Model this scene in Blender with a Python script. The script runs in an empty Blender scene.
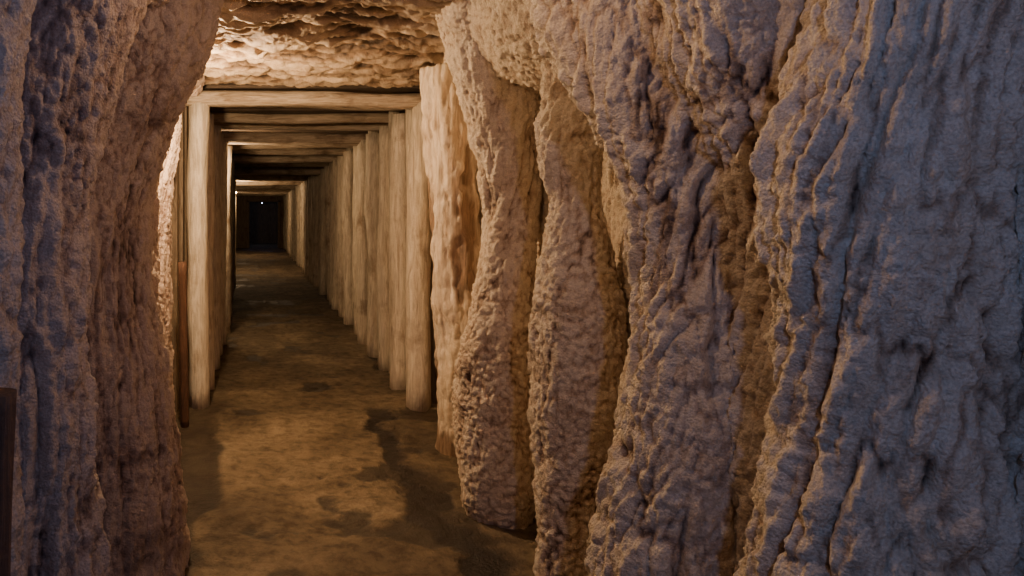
import bpy, math, random
import numpy as np
random.seed(7)
scene = bpy.context.scene
col = scene.collection

# ------------------------------------------------------------ numpy noise
def _h(ix, iy, iz, s):
    h = (ix.astype(np.int64)*374761393 + iy.astype(np.int64)*668265263 + iz.astype(np.int64)*2147483647 + s*974711) & 0xFFFFFFFF
    h = ((h ^ (h >> 13))*1274126177) & 0xFFFFFFFF
    h = ((h ^ (h >> 16))*2246822519) & 0xFFFFFFFF
    h = h ^ (h >> 15)
    return (h & 0xFFFFFF)/float(0xFFFFFF)
def vnoise(p, s=0):
    i = np.floor(p).astype(np.int64); f = p-i
    u = f*f*f*(f*(f*6-15)+10)
    r = 0
    for dx in (0, 1):
        wx = u[:, 0] if dx else 1-u[:, 0]
        for dy in (0, 1):
            wy = u[:, 1] if dy else 1-u[:, 1]
            for dz in (0, 1):
                wz = u[:, 2] if dz else 1-u[:, 2]
                r = r+wx*wy*wz*_h(i[:, 0]+dx, i[:, 1]+dy, i[:, 2]+dz, s)
    return r*2-1
def fbm(p, s=0, o=4, g=0.5):
    a, t, r = 1.0, 0.0, 0
    for k in range(o):
        r = r+a*vnoise(p*(2.03**k)+k*17.3, s+k*11); t += a; a *= g
    return r/t
def worley(p, s=0):
    i = np.floor(p).astype(np.int64); f = p-i
    d1 = np.full(len(p), 9.0)
    for dx in (-1, 0, 1):
        for dy in (-1, 0, 1):
            for dz in (-1, 0, 1):
                a, b, c = i[:, 0]+dx, i[:, 1]+dy, i[:, 2]+dz
                x = dx+_h(a, b, c, s)-f[:, 0]; y = dy+_h(a, b, c, s+1)-f[:, 1]; z = dz+_h(a, b, c, s+2)-f[:, 2]
                d1 = np.minimum(d1, x*x+y*y+z*z)
    return np.sqrt(d1)
def sstep(a, b, x):
    t = np.clip((x-a)/(b-a), 0, 1); return t*t*(3-2*t)

# ------------------------------------------------------------ mesh helpers
def mesh_obj(name, V, F, mat=None, smooth=True, parent=None):
    me = bpy.data.meshes.new(name)
    me.from_pydata([tuple(v) for v in V], [], [tuple(f) for f in F]); me.update()
    if smooth: me.polygons.foreach_set('use_smooth', [True]*len(me.polygons))
    ob = bpy.data.objects.new(name, me); col.objects.link(ob)
    if mat: me.materials.append(mat)
    if parent: ob.parent = parent
    return ob
class Geo:
    def __init__(s): s.V = []; s.F = []
    def add(s, V, F):
        b = len(s.V); s.V += [tuple(v) for v in V]; s.F += [tuple(i+b for i in f) for f in F]
    def tube(s, rings, n=40, ey=1.0):
        R = np.array(rings, float)
        zs = np.linspace(R[0, 2], R[-1, 2], max(8, int(abs(R[-1, 2]-R[0, 2])/0.05)))
        xs = np.interp(zs, R[:, 2], R[:, 0]); ys = np.interp(zs, R[:, 2], R[:, 1]); rs = np.interp(zs, R[:, 2], R[:, 3])
        k = np.array([.25, .5, .25])
        for _ in range(2):
            for A in (xs, ys, rs): A[1:-1] = np.convolve(A, k, 'valid')
        V = []; F = []
        m = len(zs)
        for j in range(m):
            for i in range(n):
                a = 2*math.pi*i/n
                V.append((xs[j]+rs[j]*math.cos(a), ys[j]+rs[j]*ey*math.sin(a), zs[j]))
        for j in range(m-1):
            for i in range(n):
                i2 = (i+1) % n
                F.append((j*n+i, j*n+i2, (j+1)*n+i2, (j+1)*n+i))
        F.append(tuple(range(n))[::-1]); F.append(tuple((m-1)*n+i for i in range(n)))
        s.add(V, F)
    def path(s, pts, n=24):
        V = []; F = []; m = len(pts)
        for (x, y, z, r) in pts:
            for i in range(n):
                a = 2*math.pi*i/n
                V.append((x+r*math.cos(a), y, z+r*math.sin(a)))
        for j in range(m-1):
            for i in range(n):
                i2 = (i+1) % n
                F.append((j*n+i, (j+1)*n+i, (j+1)*n+i2, j*n+i2))
        F.append(tuple(range(n))); F.append(tuple((m-1)*n+i for i in range(n))[::-1])
        s.add(V, F)
    def box(s, x0, x1, y0, y1, z0, z1):
        V = [(x0, y0, z0), (x1, y0, z0), (x1, y1, z0), (x0, y1, z0), (x0, y0, z1), (x1, y0, z1), (x1, y1, z1), (x0, y1, z1)]
        s.add(V, [(0, 3, 2, 1), (4, 5, 6, 7), (0, 1, 5, 4), (1, 2, 6, 5), (2, 3, 7, 6), (3, 0, 4, 7)])
    def log(s, p0, p1, r, n=14, seg=14, wob=0.012, seed=0, sq=0.0):
        p0 = np.array(p0, float); p1 = np.array(p1, float); d = p1-p0; L = np.linalg.norm(d); d /= L
        up = np.array([0, 0, 1.0]) if abs(d[2]) < .9 else np.array([0, 1.0, 0])
        a = np.cross(d, up); a /= np.linalg.norm(a); b = np.cross(d, a)
        P = []
        for j in range(seg+1):
            t = j/seg
            for i in range(n):
                th = 2*math.pi*i/n
                P.append((t, math.cos(th), math.sin(th)))
        P = np.array(P)
        q = np.stack([P[:, 1]*1.6+seed*3.1, P[:, 2]*1.6, P[:, 0]*L*2.5], 1)
        rr = r*(1+0.13*vnoise(q, seed)+0.05*vnoise(q*3, seed+3))
        if sq > 0:
            rr = rr/np.maximum(np.abs(P[:, 1]), np.abs(P[:, 2]))**sq
        C = p0[None]+d[None]*(P[:, 0:1]*L)
        c2 = np.stack([P[:, 0]*L*1.2, np.zeros(len(P))+seed, np.zeros(len(P))], 1)
        C = C+a[None]*(wob*vnoise(c2, seed+5))[:, None]+b[None]*(wob*vnoise(c2, seed+6))[:, None]
        V = C+a[None]*(rr*P[:, 1])[:, None]+b[None]*(rr*P[:, 2])[:, None]
        F = []
        for j in range(seg):
            for i in range(n):
                i2 = (i+1) % n
                F.append((j*n+i, j*n+i2, (j+1)*n+i2, (j+1)*n+i))
        F.append(tuple(range(n))[::-1]); F.append(tuple(seg*n+i for i in range(n)))
        s.add(V, F)

def remesh(geo, vox, smooth_it):
    me = bpy.data.meshes.new('tmp'); me.from_pydata(geo.V, [], geo.F); me.update()
    ob = bpy.data.objects.new('tmp', me); col.objects.link(ob)
    m = ob.modifiers.new('r', 'REMESH'); m.mode = 'VOXEL'; m.voxel_size = vox; m.adaptivity = 0
    sm = ob.modifiers.new('s', 'SMOOTH'); sm.factor = 0.8; sm.iterations = smooth_it
    dg = bpy.context.evaluated_depsgraph_get(); dg.update()
    out = bpy.data.meshes.new_from_object(ob.evaluated_get(dg), depsgraph=dg)
    bpy.data.objects.remove(ob)
    return out
def get_co(me):
    a = np.empty(len(me.vertices)*3, np.float32); me.vertices.foreach_get('co', a); return a.reshape(-1, 3).astype(float)
def get_no(me):
    a = np.empty(len(me.vertices)*3, np.float32); me.vertices.foreach_get('normal', a); return a.reshape(-1, 3).astype(float)
def set_attr(me, name, v):
    at = me.attributes.new(name, 'FLOAT', 'POINT'); at.data.foreach_set('value', v.astype(np.float32))
def finish(me, name, mat, co, cav):
    me.vertices.foreach_set('co', co.astype(np.float32).ravel()); me.update()
    set_attr(me, 'cavity', cav)
    me.materials.clear(); me.materials.append(mat)
    me.polygons.foreach_set('use_smooth', np.ones(len(me.polygons), bool))
    me.name = name
    ob = bpy.data.objects.new(name, me); col.objects.link(ob)
    return ob

def crust(co, no, side):
    """salt crust relief; returns new coordinates and cavity value"""
    w = np.stack([fbm(co*3.0, 1, 3), fbm(co*3.0, 2, 3), fbm(co*3.0, 3, 3)], 1)
    p = co+w*0.06
    wl = np.stack([fbm(co*np.array([2.2, 2.2, 1.6]), 4, 2), fbm(co*np.array([2.2, 2.2, 1.6]), 5, 2), fbm(co*2, 6, 2)], 1)
    big = fbm(p*np.array([4, 4, 1.8]), 20, 3)*0.042
    med = fbm(p*12.0, 24, 3)*0.014
    q = p+np.stack([vnoise(p*34, 31), vnoise(p*34, 32), vnoise(p*34, 33)], 1)*0.010
    a1 = worley(q*38, 40)
    pop = (0.62-a1)*0.015+0.007*fbm(q*75, 44, 2)
    sh = co+wl*0.05
    sgn = 1 if side == 'R' else -.5
    sh[:, 1] += (0.22*co[:, 2]+0.02*np.sin(co[:, 2]*4+co[:, 1]*4))*sgn
    r1 = worley(sh*np.array([26, 26, 5.0])+w*.6, 50)
    b0 = np.abs(fbm(sh*np.array([7, 7, 0.8])+w*.3, 53, 2))
    b1 = np.abs(fbm(sh*np.array([27, 27, 4.2])+w*.7, 54, 2))
    b2 = np.abs(fbm(sh*np.array([60, 60, 20.0])+w, 57, 2))
    rip = (0.6-r1)*0.023+(b1-.2)*0.030+(b2-.2)*0.016+(np.minimum(b0, .22)-.2)*0.10+fbm(q*70, 44, 2)*.006
    m = fbm(co*1.7+5, 60, 2)
    if side == 'R':
        wr = sstep(2.75, 2.35, co[:, 1]+0.15*m)*0.90+0.10+0.55*sstep(1.2, 1.7, co[:, 2])*sstep(2.4, 3.0, co[:, 1])
        wr = wr*sstep(2.45, 2.15, co[:, 2]+0.2*m)
    else:
        wr = 0.55+0.4*sstep(-0.2, 0.4, m)
    wr = np.clip(wr, 0, 1)
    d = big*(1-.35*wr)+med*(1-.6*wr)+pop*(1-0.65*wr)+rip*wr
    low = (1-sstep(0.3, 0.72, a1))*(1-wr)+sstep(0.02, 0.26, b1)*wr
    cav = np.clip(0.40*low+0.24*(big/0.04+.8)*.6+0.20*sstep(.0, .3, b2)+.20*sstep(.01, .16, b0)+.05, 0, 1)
    return co+no*d[:, None], cav

# ------------------------------------------------------------ materials
def nodes(name):
    m = bpy.data.materials.new(name); m.use_nodes = True
    nt = m.node_tree; nt.nodes.clear()
    o = nt.nodes.new('ShaderNodeOutputMaterial'); b = nt.nodes.new('ShaderNodeBsdfPrincipled')
    nt.links.new(b.outputs[0], o.inputs[0])
    return m, nt, b
def N(nt, t, **k):
    n = nt.nodes.new(t)
    for a, v in k.items(): setattr(n, a, v)
    return n
def ramp(nt, fac, stops):
    r = N(nt, 'ShaderNodeValToRGB'); e = r.color_ramp.elements
    while len(e) < len(stops): e.new(0.5)
    for i, (p, c) in enumerate(stops):
        e[i].position = p; e[i].color = (*c, 1) if len(c) == 3 else c
    nt.links.new(fac, r.inputs[0]); return r.outputs[0]
def noise(nt, scale, detail=5, rough=.55, vec=None, dist=0):
    n = N(nt, 'ShaderNodeTexNoise'); n.inputs['Scale'].default_value = scale; n.inputs['Detail'].default_value = detail
    n.inputs['Roughness'].default_value = rough; n.inputs['Distortion'].default_value = dist
    if vec is None:
        tc = N(nt, 'ShaderNodeTexCoord'); vec = tc.outputs['Object']
    nt.links.new(vec, n.inputs['Vector']); return n.outputs[0]
def mapping(nt, sc):
    tc = N(nt, 'ShaderNodeTexCoord'); mp = N(nt, 'ShaderNodeMapping'); mp.inputs['Scale'].default_value = sc
    nt.links.new(tc.outputs['Object'], mp.inputs[0]); return mp.outputs[0]
def mixc(nt, f, a, b, mode='MIX'):
    m = N(nt, 'ShaderNodeMix', data_type='RGBA', blend_type=mode)
    for s, v in ((m.inputs[0], f), (m.inputs[6], a), (m.inputs[7], b)):
        if isinstance(v, (int, float)): s.default_value = v
        elif isinstance(v, tuple): s.default_value = (*v, 1)
        else: nt.links.new(v, s)
    return m.outputs[2]
def math_(nt, op, a, b):
    m = N(nt, 'ShaderNodeMath', operation=op)
    for s, v in zip(m.inputs, (a, b)):
        if isinstance(v, (int, float)): s.default_value = v
        else: nt.links.new(v, s)
    return m.outputs[0]
def bump(nt, b, h, strength, dist):
    n = N(nt, 'ShaderNodeBump'); n.inputs['Strength'].default_value = strength; n.inputs['Distance'].default_value = dist
    nt.links.new(h, n.inputs['Height']); nt.links.new(n.outputs[0], b.inputs['Normal'])

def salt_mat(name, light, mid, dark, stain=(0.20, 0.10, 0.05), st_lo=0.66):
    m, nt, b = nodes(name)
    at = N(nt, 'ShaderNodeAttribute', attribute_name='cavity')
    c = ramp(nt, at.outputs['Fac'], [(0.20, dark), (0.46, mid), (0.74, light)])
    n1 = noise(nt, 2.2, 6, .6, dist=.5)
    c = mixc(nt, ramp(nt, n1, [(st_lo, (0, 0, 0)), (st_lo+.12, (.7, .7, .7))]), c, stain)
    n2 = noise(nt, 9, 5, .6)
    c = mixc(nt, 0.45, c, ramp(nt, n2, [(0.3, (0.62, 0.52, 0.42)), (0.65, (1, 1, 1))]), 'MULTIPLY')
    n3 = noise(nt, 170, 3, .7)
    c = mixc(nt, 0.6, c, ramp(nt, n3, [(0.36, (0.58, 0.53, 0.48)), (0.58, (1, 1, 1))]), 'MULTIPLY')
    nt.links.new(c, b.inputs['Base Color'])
    b.inputs['Roughness'].default_value = 0.42
    b.inputs['Specular IOR Level'].default_value = 0.55
    v = N(nt, 'ShaderNodeTexVoronoi'); v.inputs['Scale'].default_value = 125
    tc = N(nt, 'ShaderNodeTexCoord'); nt.links.new(tc.outputs['Object'], v.inputs['Vector'])
    h = math_(nt, 'ADD', math_(nt, 'MULTIPLY', v.outputs['Distance'], -0.6), noise(nt, 200, 4, .7))
    bump(nt, b, h, 1.0, 0.006)
    return m
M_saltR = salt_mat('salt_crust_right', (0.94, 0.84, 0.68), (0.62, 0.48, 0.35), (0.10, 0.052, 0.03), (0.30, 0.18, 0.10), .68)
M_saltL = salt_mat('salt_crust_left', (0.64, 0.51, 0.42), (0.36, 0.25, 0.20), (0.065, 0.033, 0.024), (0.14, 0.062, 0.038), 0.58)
M_ceil = salt_mat('rock_ceiling', (0.60, 0.48, 0.34), (0.32, 0.22, 0.135), (0.055, 0.033, 0.018), (0.12, 0.065, 0.03), 0.56)

def wood_mat(name, light, dark, axis='z', brown=(0.13, 0.06, 0.025), lo=.55, attr=False):
    m, nt, b = nodes(name)
    sc = {'z': (14, 14, 1.6), 'x': (1.6, 14, 14), 'y': (14, 1.6, 14)}[axis]
    v = mapping(nt, sc)
    g = noise(nt, 2.2, 8, .65, v, 1.2)
    c = ramp(nt, g, [(0.3, dark), (0.62, light)])
    if attr:
        at = N(nt, 'ShaderNodeAttribute', attribute_name='cavity')
        wd = ramp(nt, g, [(0.3, tuple(x*.4 for x in brown)), (0.62, tuple(x*1.7 for x in brown))])
        c = mixc(nt, at.outputs['Fac'], wd, c)
    else:
        n = noise(nt, 2.6, 5, .6)
        c = mixc(nt, ramp(nt, n, [(lo, (0, 0, 0)), (lo+.15, (.8, .8, .8))]), c, brown)
    nt.links.new(c, b.inputs['Base Color']); b.inputs['Roughness'].default_value = .75
    bump(nt, b, math_(nt, 'ADD', g, math_(nt, 'MULTIPLY', noise(nt, 60, 4), .4)), .8, .016)
    return m
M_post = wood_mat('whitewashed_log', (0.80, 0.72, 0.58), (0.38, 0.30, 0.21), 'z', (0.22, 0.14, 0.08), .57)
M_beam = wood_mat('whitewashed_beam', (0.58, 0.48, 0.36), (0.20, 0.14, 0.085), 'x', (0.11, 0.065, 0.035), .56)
M_board = wood_mat('lagging_board', (0.24, 0.18, 0.12), (0.08, 0.052, 0.03), 'z')
M_roof = wood_mat('roof_board', (0.14, 0.10, 0.07), (0.05, 0.034, 0.02), 'x', (.035, .022, .013))
M_red = wood_mat('red_brown_timber', (0.13, 0.06, 0.032), (0.04, 0.018, 0.010), 'z', (.05, .022, .012))
M_crustpost = wood_mat('salt_stained_timber', (0.82, 0.72, 0.57), (0.44, 0.32, 0.21), 'z', (0.17, 0.10, 0.055), .50, True)

def floor_mat():
    m, nt, b = nodes('trodden_clay_floor')
    n1 = noise(nt, 1.5, 9, .66, dist=.4)
    c = ramp(nt, n1, [(0.32, (0.095, 0.07, 0.042)), (0.5, (0.20, 0.152, 0.092)), (0.66, (0.34, 0.27, 0.17))])
    n2 = noise(nt, 12, 7, .68)
    c = mixc(nt, .85, c, ramp(nt, n2, [(0.34, (0.34, 0.31, 0.28)), (0.56, (1, 1, 1))]), 'MULTIPLY')
    at = N(nt, 'ShaderNodeAttribute', attribute_name='wet')
    c = mixc(nt, at.outputs['Fac'], c, (0.014, 0.009, 0.006))
    nt.links.new(c, b.inputs['Base Color'])
    r = math_(nt, 'SUBTRACT', 0.8, math_(nt, 'MULTIPLY', at.outputs['Fac'], 0.36))
    nt.links.new(r, b.inputs['Roughness'])
    bump(nt, b, math_(nt, 'ADD', n2, noise(nt, 70, 5, .6)), .8, .018)
    return m
M_floor = floor_mat()

def plain(name, c, rough=.6, metal=0, emit=None, es=0):
    m, nt, b = nodes(name)
    n = noise(nt, 30, 4)
    cc = ramp(nt, n, [(0.3, tuple(x*.6 for x in c)), (0.7, c)])
    nt.links.new(cc, b.inputs['Base Color']); b.inputs['Roughness'].default_value = rough; b.inputs['Metallic'].default_value = metal
    if emit:
        b.inputs['Emission Color'].default_value = (*emit, 1); b.inputs['Emission Strength'].default_value = es
    return m
M_darkmetal = plain('dark_steel', (0.08, 0.07, 0.06), .5, .6)
M_glow = plain('lamp_glass', (0.9, 0.8, 0.6), .3, 0, (1.0, 0.68, 0.36), 6)
M_cool = plain('cool_lamp_glass', (0.8, 0.85, 1.0), .3, 0, (0.5, 0.65, 1.0), 6)

# ------------------------------------------------------------ right wall
g = Geo()
g.box(1.44, 1.75, -1.0, 5.72, -0.1, 2.75)
g.tube([(1.21, 3.75, -0.05, .12), (1.21, 3.75, .06, .165), (1.20, 3.75, .32, .205), (1.185, 3.75, .575, .21), (1.19, 3.75, .825, .182),
        (1.215, 3.76, 1.075, .150), (1.268, 3.78, 1.42, .125), (1.265, 3.78, 1.575, .135), (1.24, 3.76, 1.9, .17), (1.21, 3.74, 2.12, .20), (1.20, 3.7, 2.35, .26), (1.20, 3.7, 2.6, .32)])
g.tube([(1.21, 2.95, -0.05, .13), (1.22, 2.95, .08, .125), (1.238, 2.95, .30, .125), (1.245, 2.95, .575, .14), (1.246, 2.95, .77, .165),
        (1.24, 2.95, .97, .18), (1.24, 2.95, 1.2, .165), (1.25, 2.95, 1.4, .12), (1.25, 2.95, 1.56, .095), (1.225, 2.95, 1.76, .115), (1.22, 2.95, 1.99, .09), (1.22, 2.95, 2.5, .10)])
g.tube([(1.21, 2.2, -0.05, .23), (1.225, 2.2, .44, .215), (1.238, 2.2, .66, .205), (1.287, 2.2, .96, .195), (1.305, 2.2, 1.25, .175),
        (1.28, 2.2, 1.54, .17), (1.22, 2.22, 1.75, .19), (1.17, 2.3, 1.95, .22), (1.14, 2.35, 2.2, .28), (1.14, 2.4, 2.6, .34)])
g.tube([(1.46, 2.0, -0.05, .18), (1.45, 2.0, .8, .18), (1.46, 2.0, 1.3, .17), (1.43, 1.98, 1.65, .22), (1.33, 1.97, 1.95, .28), (1.3, 1.97, 2.6, .34)])
g.tube([(1.29, 1.60, -0.05, .24), (1.30, 1.60, .7, .222), (1.345, 1.60, 1.0, .197), (1.355, 1.60, 1.25, .192), (1.32, 1.60, 1.5, .210), (1.32, 1.60, 1.65, .220),
        (1.38, 1.56, 1.8, .23), (1.44, 1.5, 2.0, .24), (1.43, 1.5, 2.6, .3)])
g.tube([(1.52, 0.9, -0.05, .20), (1.52, .9, 1.2, .18), (1.50, .9, 2.6, .26)])
g.tube([(1.42, .2, -0.05, .3), (1.42, .2, 1.2, .26), (1.40, .2, 2.6, .3)])
g.path([(1.42, -.8, 2.50, .34), (1.42, 1.0, 2.48, .32), (1.38, 1.5, 2.42, .36), (1.36, 2.0, 2.40, .40), (1.36, 2.6, 2.42, .40), (1.38, 3.2, 2.44, .40), (1.40, 3.9, 2.47, .36), (1.44, 4.5, 2.52, .28), (1.46, 5.6, 2.55, .22)])
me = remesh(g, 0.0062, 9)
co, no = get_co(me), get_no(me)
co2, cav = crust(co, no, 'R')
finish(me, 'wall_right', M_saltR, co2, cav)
print('right verts', len(co))

# ------------------------------------------------------------ left wall
g = Geo()
g.box(-1.05, -0.76, -1.0, 5.72, -0.1, 2.75)
g.tube([(-0.66, 3.2, -0.05, .36), (-0.67, 3.2, .3, .36), (-0.72, 3.2, .7, .36), (-0.81, 3.2, 1.2, .36), (-0.81, 3.2, 1.55, .36), (-0.71, 3.2, 1.95, .37), (-0.62, 3.2, 2.2, .40), (-0.56, 3.2, 2.6, .44)])
g.tube([(-0.80, 2.55, -0.05, .2), (-0.82, 2.55, .7, .17), (-0.84, 2.55, 1.2, .17), (-0.82, 2.55, 1.6, .17), (-0.70, 2.55, 2.0, .22), (-0.58, 2.5, 2.6, .3)])
g.tube([(-0.62, 1.95, -0.05, .26), (-0.64, 1.95, .7, .23), (-0.68, 1.95, 1.2, .22), (-0.67, 1.95, 1.6, .23), (-0.62, 2.0, 1.95, .28), (-0.58, 2.0, 2.3, .36), (-0.55, 2.0, 2.6, .4)])
g.tube([(-0.62, 1.42, -0.05, .16), (-0.62, 1.42, .7, .15), (-0.62, 1.42, 1.3, .14), (-0.62, 1.42, 1.8, .16), (-0.58, 1.42, 2.6, .25)])
g.tube([(-0.66, .98, -0.05, .18), (-0.66, .98, 1.3, .17), (-0.66, .98, 2.6, .3)])
g.tube([(-0.74, .2, -0.05, .3), (-0.74, .2, 1.3, .26), (-0.72, .2, 2.6, .3)])
g.tube([(-0.76, 4.15, -0.05, .24), (-0.78, 4.15, 1.2, .22), (-0.76, 4.15, 2.0, .22), (-0.74, 4.15, 2.6, .26)])
g.tube([(-0.80, 5.15, -0.05, .22), (-0.80, 5.15, 1.2, .2), (-0.78, 5.15, 2.6, .26)])
g.path([(-0.62, -.8, 2.55, .3), (-0.60, 3, 2.55, .34), (-0.70, 4.0, 2.60, .22), (-0.70, 4.8, 2.60, .20), (-0.60, 5.6, 2.54, .20)])
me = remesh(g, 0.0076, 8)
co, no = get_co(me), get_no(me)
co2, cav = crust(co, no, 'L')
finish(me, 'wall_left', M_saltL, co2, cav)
print('left verts', len(co))

# ------------------------------------------------------------ ceiling
xs = np.arange(-1.0, 1.7, 0.009); ys = np.arange(-1.0, 5.74, 0.009)
X, Y = np.meshgrid(xs, ys); nx, ny = len(xs), len(ys)
p = np.stack([X.ravel(), Y.ravel(), np.zeros(X.size)], 1)
p0 = p.copy(); p0[:, 1] += .08*fbm(p*3, 69, 3)
lay = fbm(p0*np.array([1.6, 6, 1]), 70, 4)
lay2 = fbm(p0*np.array([7, 26, 1]), 75, 4)
wv = worley(p0*np.array([20, 40, 1])+0.5, 80)
ter = lay*6; ter = (np.floor(ter)+sstep(.0, .30, ter-np.floor(ter)))/6
zz = 2.515-0.04*lay-0.07*ter-0.045*lay2-0.016*(0.6-wv)+0.07*sstep(4.2, 3.2, p[:, 1])
cavc = np.clip(0.5+0.5*lay+0.9*lay2+0.4*(.5-wv), 0, 1)
p[:, 2] = zz
idx = np.arange(nx*ny).reshape(ny, nx)
Fq = np.stack([idx[:-1, :-1], idx[1:, :-1], idx[1:, 1:], idx[:-1, 1:]], -1).reshape(-1, 4)
me = bpy.data.meshes.new('ceiling'); me.from_pydata(p.tolist(), [], Fq.tolist()); me.update()
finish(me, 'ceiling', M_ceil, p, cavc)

# ------------------------------------------------------------ floor
ys = np.concatenate([np.arange(-1.0, 2.5, .04), np.arange(2.5, 7, .014), np.arange(7, 14, .05), np.arange(14, 41, .2)])
xs = np.arange(-1.9, 1.8, .014)
X, Y = np.meshgrid(xs, ys); nx, ny = len(xs), len(ys)
p = np.stack([X.ravel(), Y.ravel(), np.zeros(X.size)], 1)
rough = fbm(p*3.0, 90, 4)*0.022+fbm(p*14, 95, 3)*0.008
edge = 0.85+0.18*fbm(p*np.array([1, 2.2, 1]), 99, 3)+0.08*fbm(p*9, 98, 3)-0.04*sstep(4.6, 5.6, p[:, 1])
wet = sstep(edge-.012, edge+.02, p[:, 0])*(1-0.85*sstep(edge+.12+.12*fbm(p*3, 92, 3), edge+.22, p[:, 0]))
wet *= sstep(5.95, 5.6, p[:, 1]+.2*fbm(p*4, 93, 2))
wet = np.maximum(wet, 0.75*sstep(.30, .38, fbm(p*2.3+7, 97, 5)))
lft = -0.22+0.12*fbm(p*2.5, 91, 4)
wet = np.maximum(wet, .85*sstep(lft, lft-.05, p[:, 0])*sstep(7, 4.5, p[:, 1]))
p[:, 2] = rough-0.012*wet
idx = np.arange(nx*ny).reshape(ny, nx)
Fq = np.stack([idx[:-1, :-1], idx[:-1, 1:], idx[1:, 1:], idx[1:, :-1]], -1).reshape(-1, 4)
me = bpy.data.meshes.new('floor'); me.from_pydata(p.tolist(), [], Fq.tolist()); me.update()
fl = finish(me, 'floor', M_floor, p, wet)
set_attr(me, 'wet', wet)

# ------------------------------------------------------------ timbered drift
def xl(y): return float(np.interp(y, [5.8, 7, 10, 20, 34], [-0.47, -0.45, -0.45, -0.68, -1.12]))
y = 5.86; k = 0
while y < 33.8:
    rr = random.uniform(.085, .115); rl = random.uniform(.075, .1)
    a = Geo()
    xr = 1.27+random.uniform(-.03, .03)
    main = (k % 4 == 0)
    a.log((xr+random.uniform(-.03, .03), y, -.02), (xr, y+random.uniform(-.04, .04), 2.37), rr, seed=k*3+1, sq=.1, wob=.02)
    a.log((xl(y), y, -.02), (xl(y)+random.uniform(-.02, .02), y, 2.37), rl, seed=k*3+2, sq=.1, wob=.02)
    b = Geo()
    hb = random.uniform(.06, .075) if main else random.uniform(.045, .06)
    zb = 2.39 if main else 2.465
    b.log((xl(y)-.15, y, zb), (1.47, y, zb+random.uniform(-.02, .02)), hb, n=16, seg=18, seed=k*3+3, sq=.25, wob=.02)
    nV = len(a.F)
    a.add(b.V, b.F)
    ob = mesh_obj('timber_support_frame', a.V, a.F, M_post)
    ob.data.materials.append(M_beam)
    mi = np.zeros(len(a.F), np.int32); mi[nV:] = 1
    ob.data.polygons.foreach_set('material_index', mi)
    y += random.uniform(.62, .9); k += 1
for side in ('right', 'left', 'roof'):
    g = Geo(); y = 5.72
    while y < 34:
        w = random.uniform(.13, .22)
        if side == 'right':
            o = random.uniform(0, .05); g.box(1.39+o, 1.46+o, y, y+w-.012, -.05, 2.6)
        elif side == 'left':
            o = random.uniform(0, .04); x0 = xl(y)-.12-o; g.box(x0-.07, x0, y, y+w-.012, -.05, 2.6)
        else:
            o = random.uniform(0, .03); g.box(xl(y)-.3, 1.6, y, y+w-.01, 2.50+o, 2.56+o)
        y += w
    nm = {'right': 'wall_right_lagging', 'left': 'wall_left_lagging', 'roof': 'ceiling_lagging'}[side]
    mesh_obj(nm, g.V, g.F, M_board if side != 'roof' else M_roof, smooth=False)
for i, (yy, r) in enumerate([(6.25, .05), (7.1, .05), (8.35, .06), (9.2, .05), (10.5, .05)]):
    g = Geo(); g.log((1.29, yy, -.01), (1.28, yy, 2.48), r, seed=200+i, sq=.2)
    mesh_obj('slim_timber_prop', g.V, g.F, M_post)

g = Geo(); g.log((1.30, 4.82, -.03), (1.19, 4.82, 2.44), .135, n=120, seg=260, wob=.03, seed=77, sq=.1)
me = bpy.data.meshes.new('weathered_timber_post'); me.from_pydata(g.V, [], g.F); me.update()
co, no = get_co(me), get_no(me)
w1 = worley(co*np.array([22, 22, 12]), 140)
gr = fbm(co*np.array([30, 30, 3]), 141, 4); bg = fbm(co*4, 142, 3)
patch = sstep(-.28, -.02, fbm(co*np.array([7, 7, 2.6]), 145, 4))
co2 = co+no*((0.6-w1)*.020*patch+gr*.012+bg*.03+patch*.018)[:, None]
finish(me, 'weathered_timber_post', M_crustpost, co2, np.clip(.15+.85*patch, 0, 1))

g = Geo(); g.log((-.525, 5.35, -.03), (-.535, 5.30, 1.17), .03, seed=31, sq=.45)
mesh_obj('wooden_stake', g.V, g.F, M_red)
g = Geo(); g.log((-.385, 1.08, -.03), (-.41, 1.10, 1.24), .045, seed=35, n=24, seg=60, sq=.1, wob=.02)
mesh_obj('old_timber_prop', g.V, g.F, M_red)

# ------------------------------------------------------------ end of drift
g = Geo()
g.box(-1.6, -.45, 34, 34.2, -.05, 2.7); g.box(.95, 1.6, 34, 34.2, -.05, 2.7); g.box(-.45, .95, 34, 34.2, 2.1, 2.7)
g.box(-.5, 1.0, 40, 40.1, -.05, 2.3); g.box(-.6, -.5, 34.2, 40.1, -.05, 2.3); g.box(1.0, 1.1, 34.2, 40.1, -.05, 2.3); g.box(-.6, 1.1, 34.2, 40.1, 2.2, 2.3)
mesh_obj('wall_end', g.V, g.F, M_board, smooth=False)
g = Geo()
for xx in (-.45, .95): g.box(xx-.06, xx+.06, 33.9, 34, 0, 2.15)
g.box(-.51, 1.01, 33.9, 34, 2.1, 2.22)
mesh_obj('door_1_frame', g.V, g.F, M_board, smooth=False)

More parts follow.
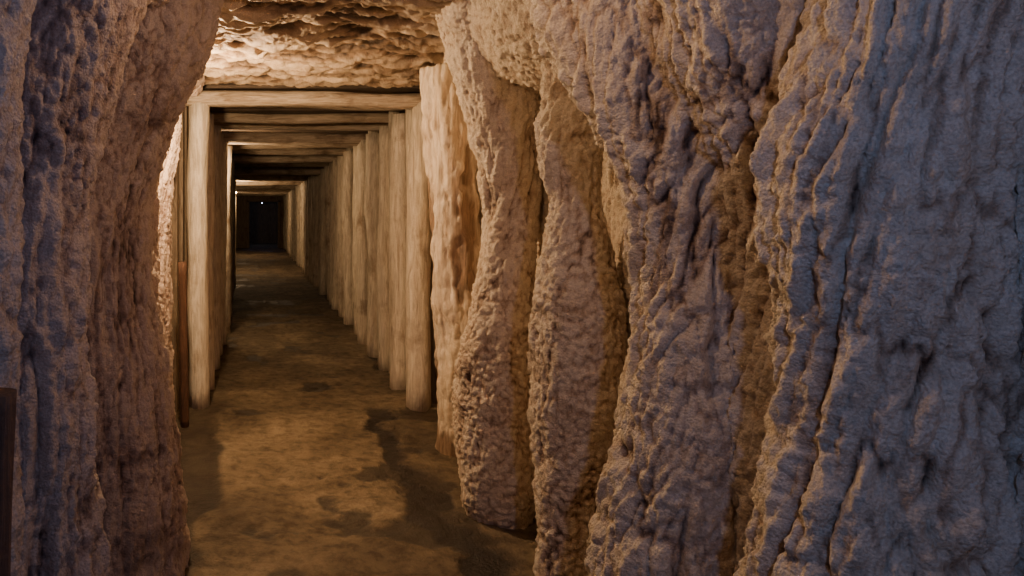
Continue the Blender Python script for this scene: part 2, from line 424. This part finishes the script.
# ------------------------------------------------------------ lamps
def lamp(name, loc, colr, power, rad=.05, glow=M_glow, axis='x', sgn=1):
    e = bpy.data.objects.new(name, None); col.objects.link(e); e.location = loc
    g = Geo()
    g.log((-.05*sgn, 0, 0), (-.015*sgn, 0, 0), .055, n=20, seg=2, wob=0) if axis == 'x' else g.log((0, 0, .05), (0, 0, .015), .055, n=20, seg=2, wob=0)
    mesh_obj('base', g.V, g.F, M_darkmetal, parent=e)
    bpy.ops.mesh.primitive_uv_sphere_add(segments=20, ring_count=12, radius=.032)
    s = bpy.context.object; s.name = 'bulb'; s.parent = e; s.data.materials.append(glow)
    L = bpy.data.lights.new(name+'_light', 'POINT'); L.color = colr; L.energy = power; L.shadow_soft_size = rad
    lo = bpy.data.objects.new('light_source', L); col.objects.link(lo); lo.parent = e
    lo.location = (.07*sgn, 0, 0) if axis == 'x' else (0, 0, -.07)
    return e
W = (1.0, .66, .36)
lamp('bulkhead_lamp', (-.51, 4.5, 2.16), W, 120, .03)
lamp('bulkhead_lamp', (.30, 2.0, 2.36), (1.0, .62, .36), 13, .03, axis='z')
lamp('bulkhead_lamp', (-.50, 8.9, 2.05), W, 48)
lamp('bulkhead_lamp', (-.60, 20.0, 2.1), W, 70)
lamp('bulkhead_lamp', (-.85, 27.5, 2.1), W, 65)
lamp('cool_ceiling_lamp', (.42, -.10, 2.0), (.29, .46, 1.0), 25, .04, M_cool, axis='z')
lamp('cool_ceiling_lamp', (.2, 37, 2.1), (.5, .6, 1.0), 8, .05, M_cool, axis='z')

w = bpy.data.worlds.new('mine_dark'); scene.world = w; w.use_nodes = True
w.node_tree.nodes['Background'].inputs[0].default_value = (.35, .3, .4, 1)
w.node_tree.nodes['Background'].inputs[1].default_value = 0.01

# ------------------------------------------------------------ camera
cam = bpy.data.cameras.new('camera'); co_ = bpy.data.objects.new('camera', cam); col.objects.link(co_)
co_.location = (0, 0, 1.5); co_.rotation_euler = (math.radians(90), 0, 0)
cam.sensor_width = 36; cam.lens = 750/1024*36
cam.shift_x = (512-258)/1024; cam.shift_y = -(288-215)/1024
cam.clip_start = .02
scene.camera = co_
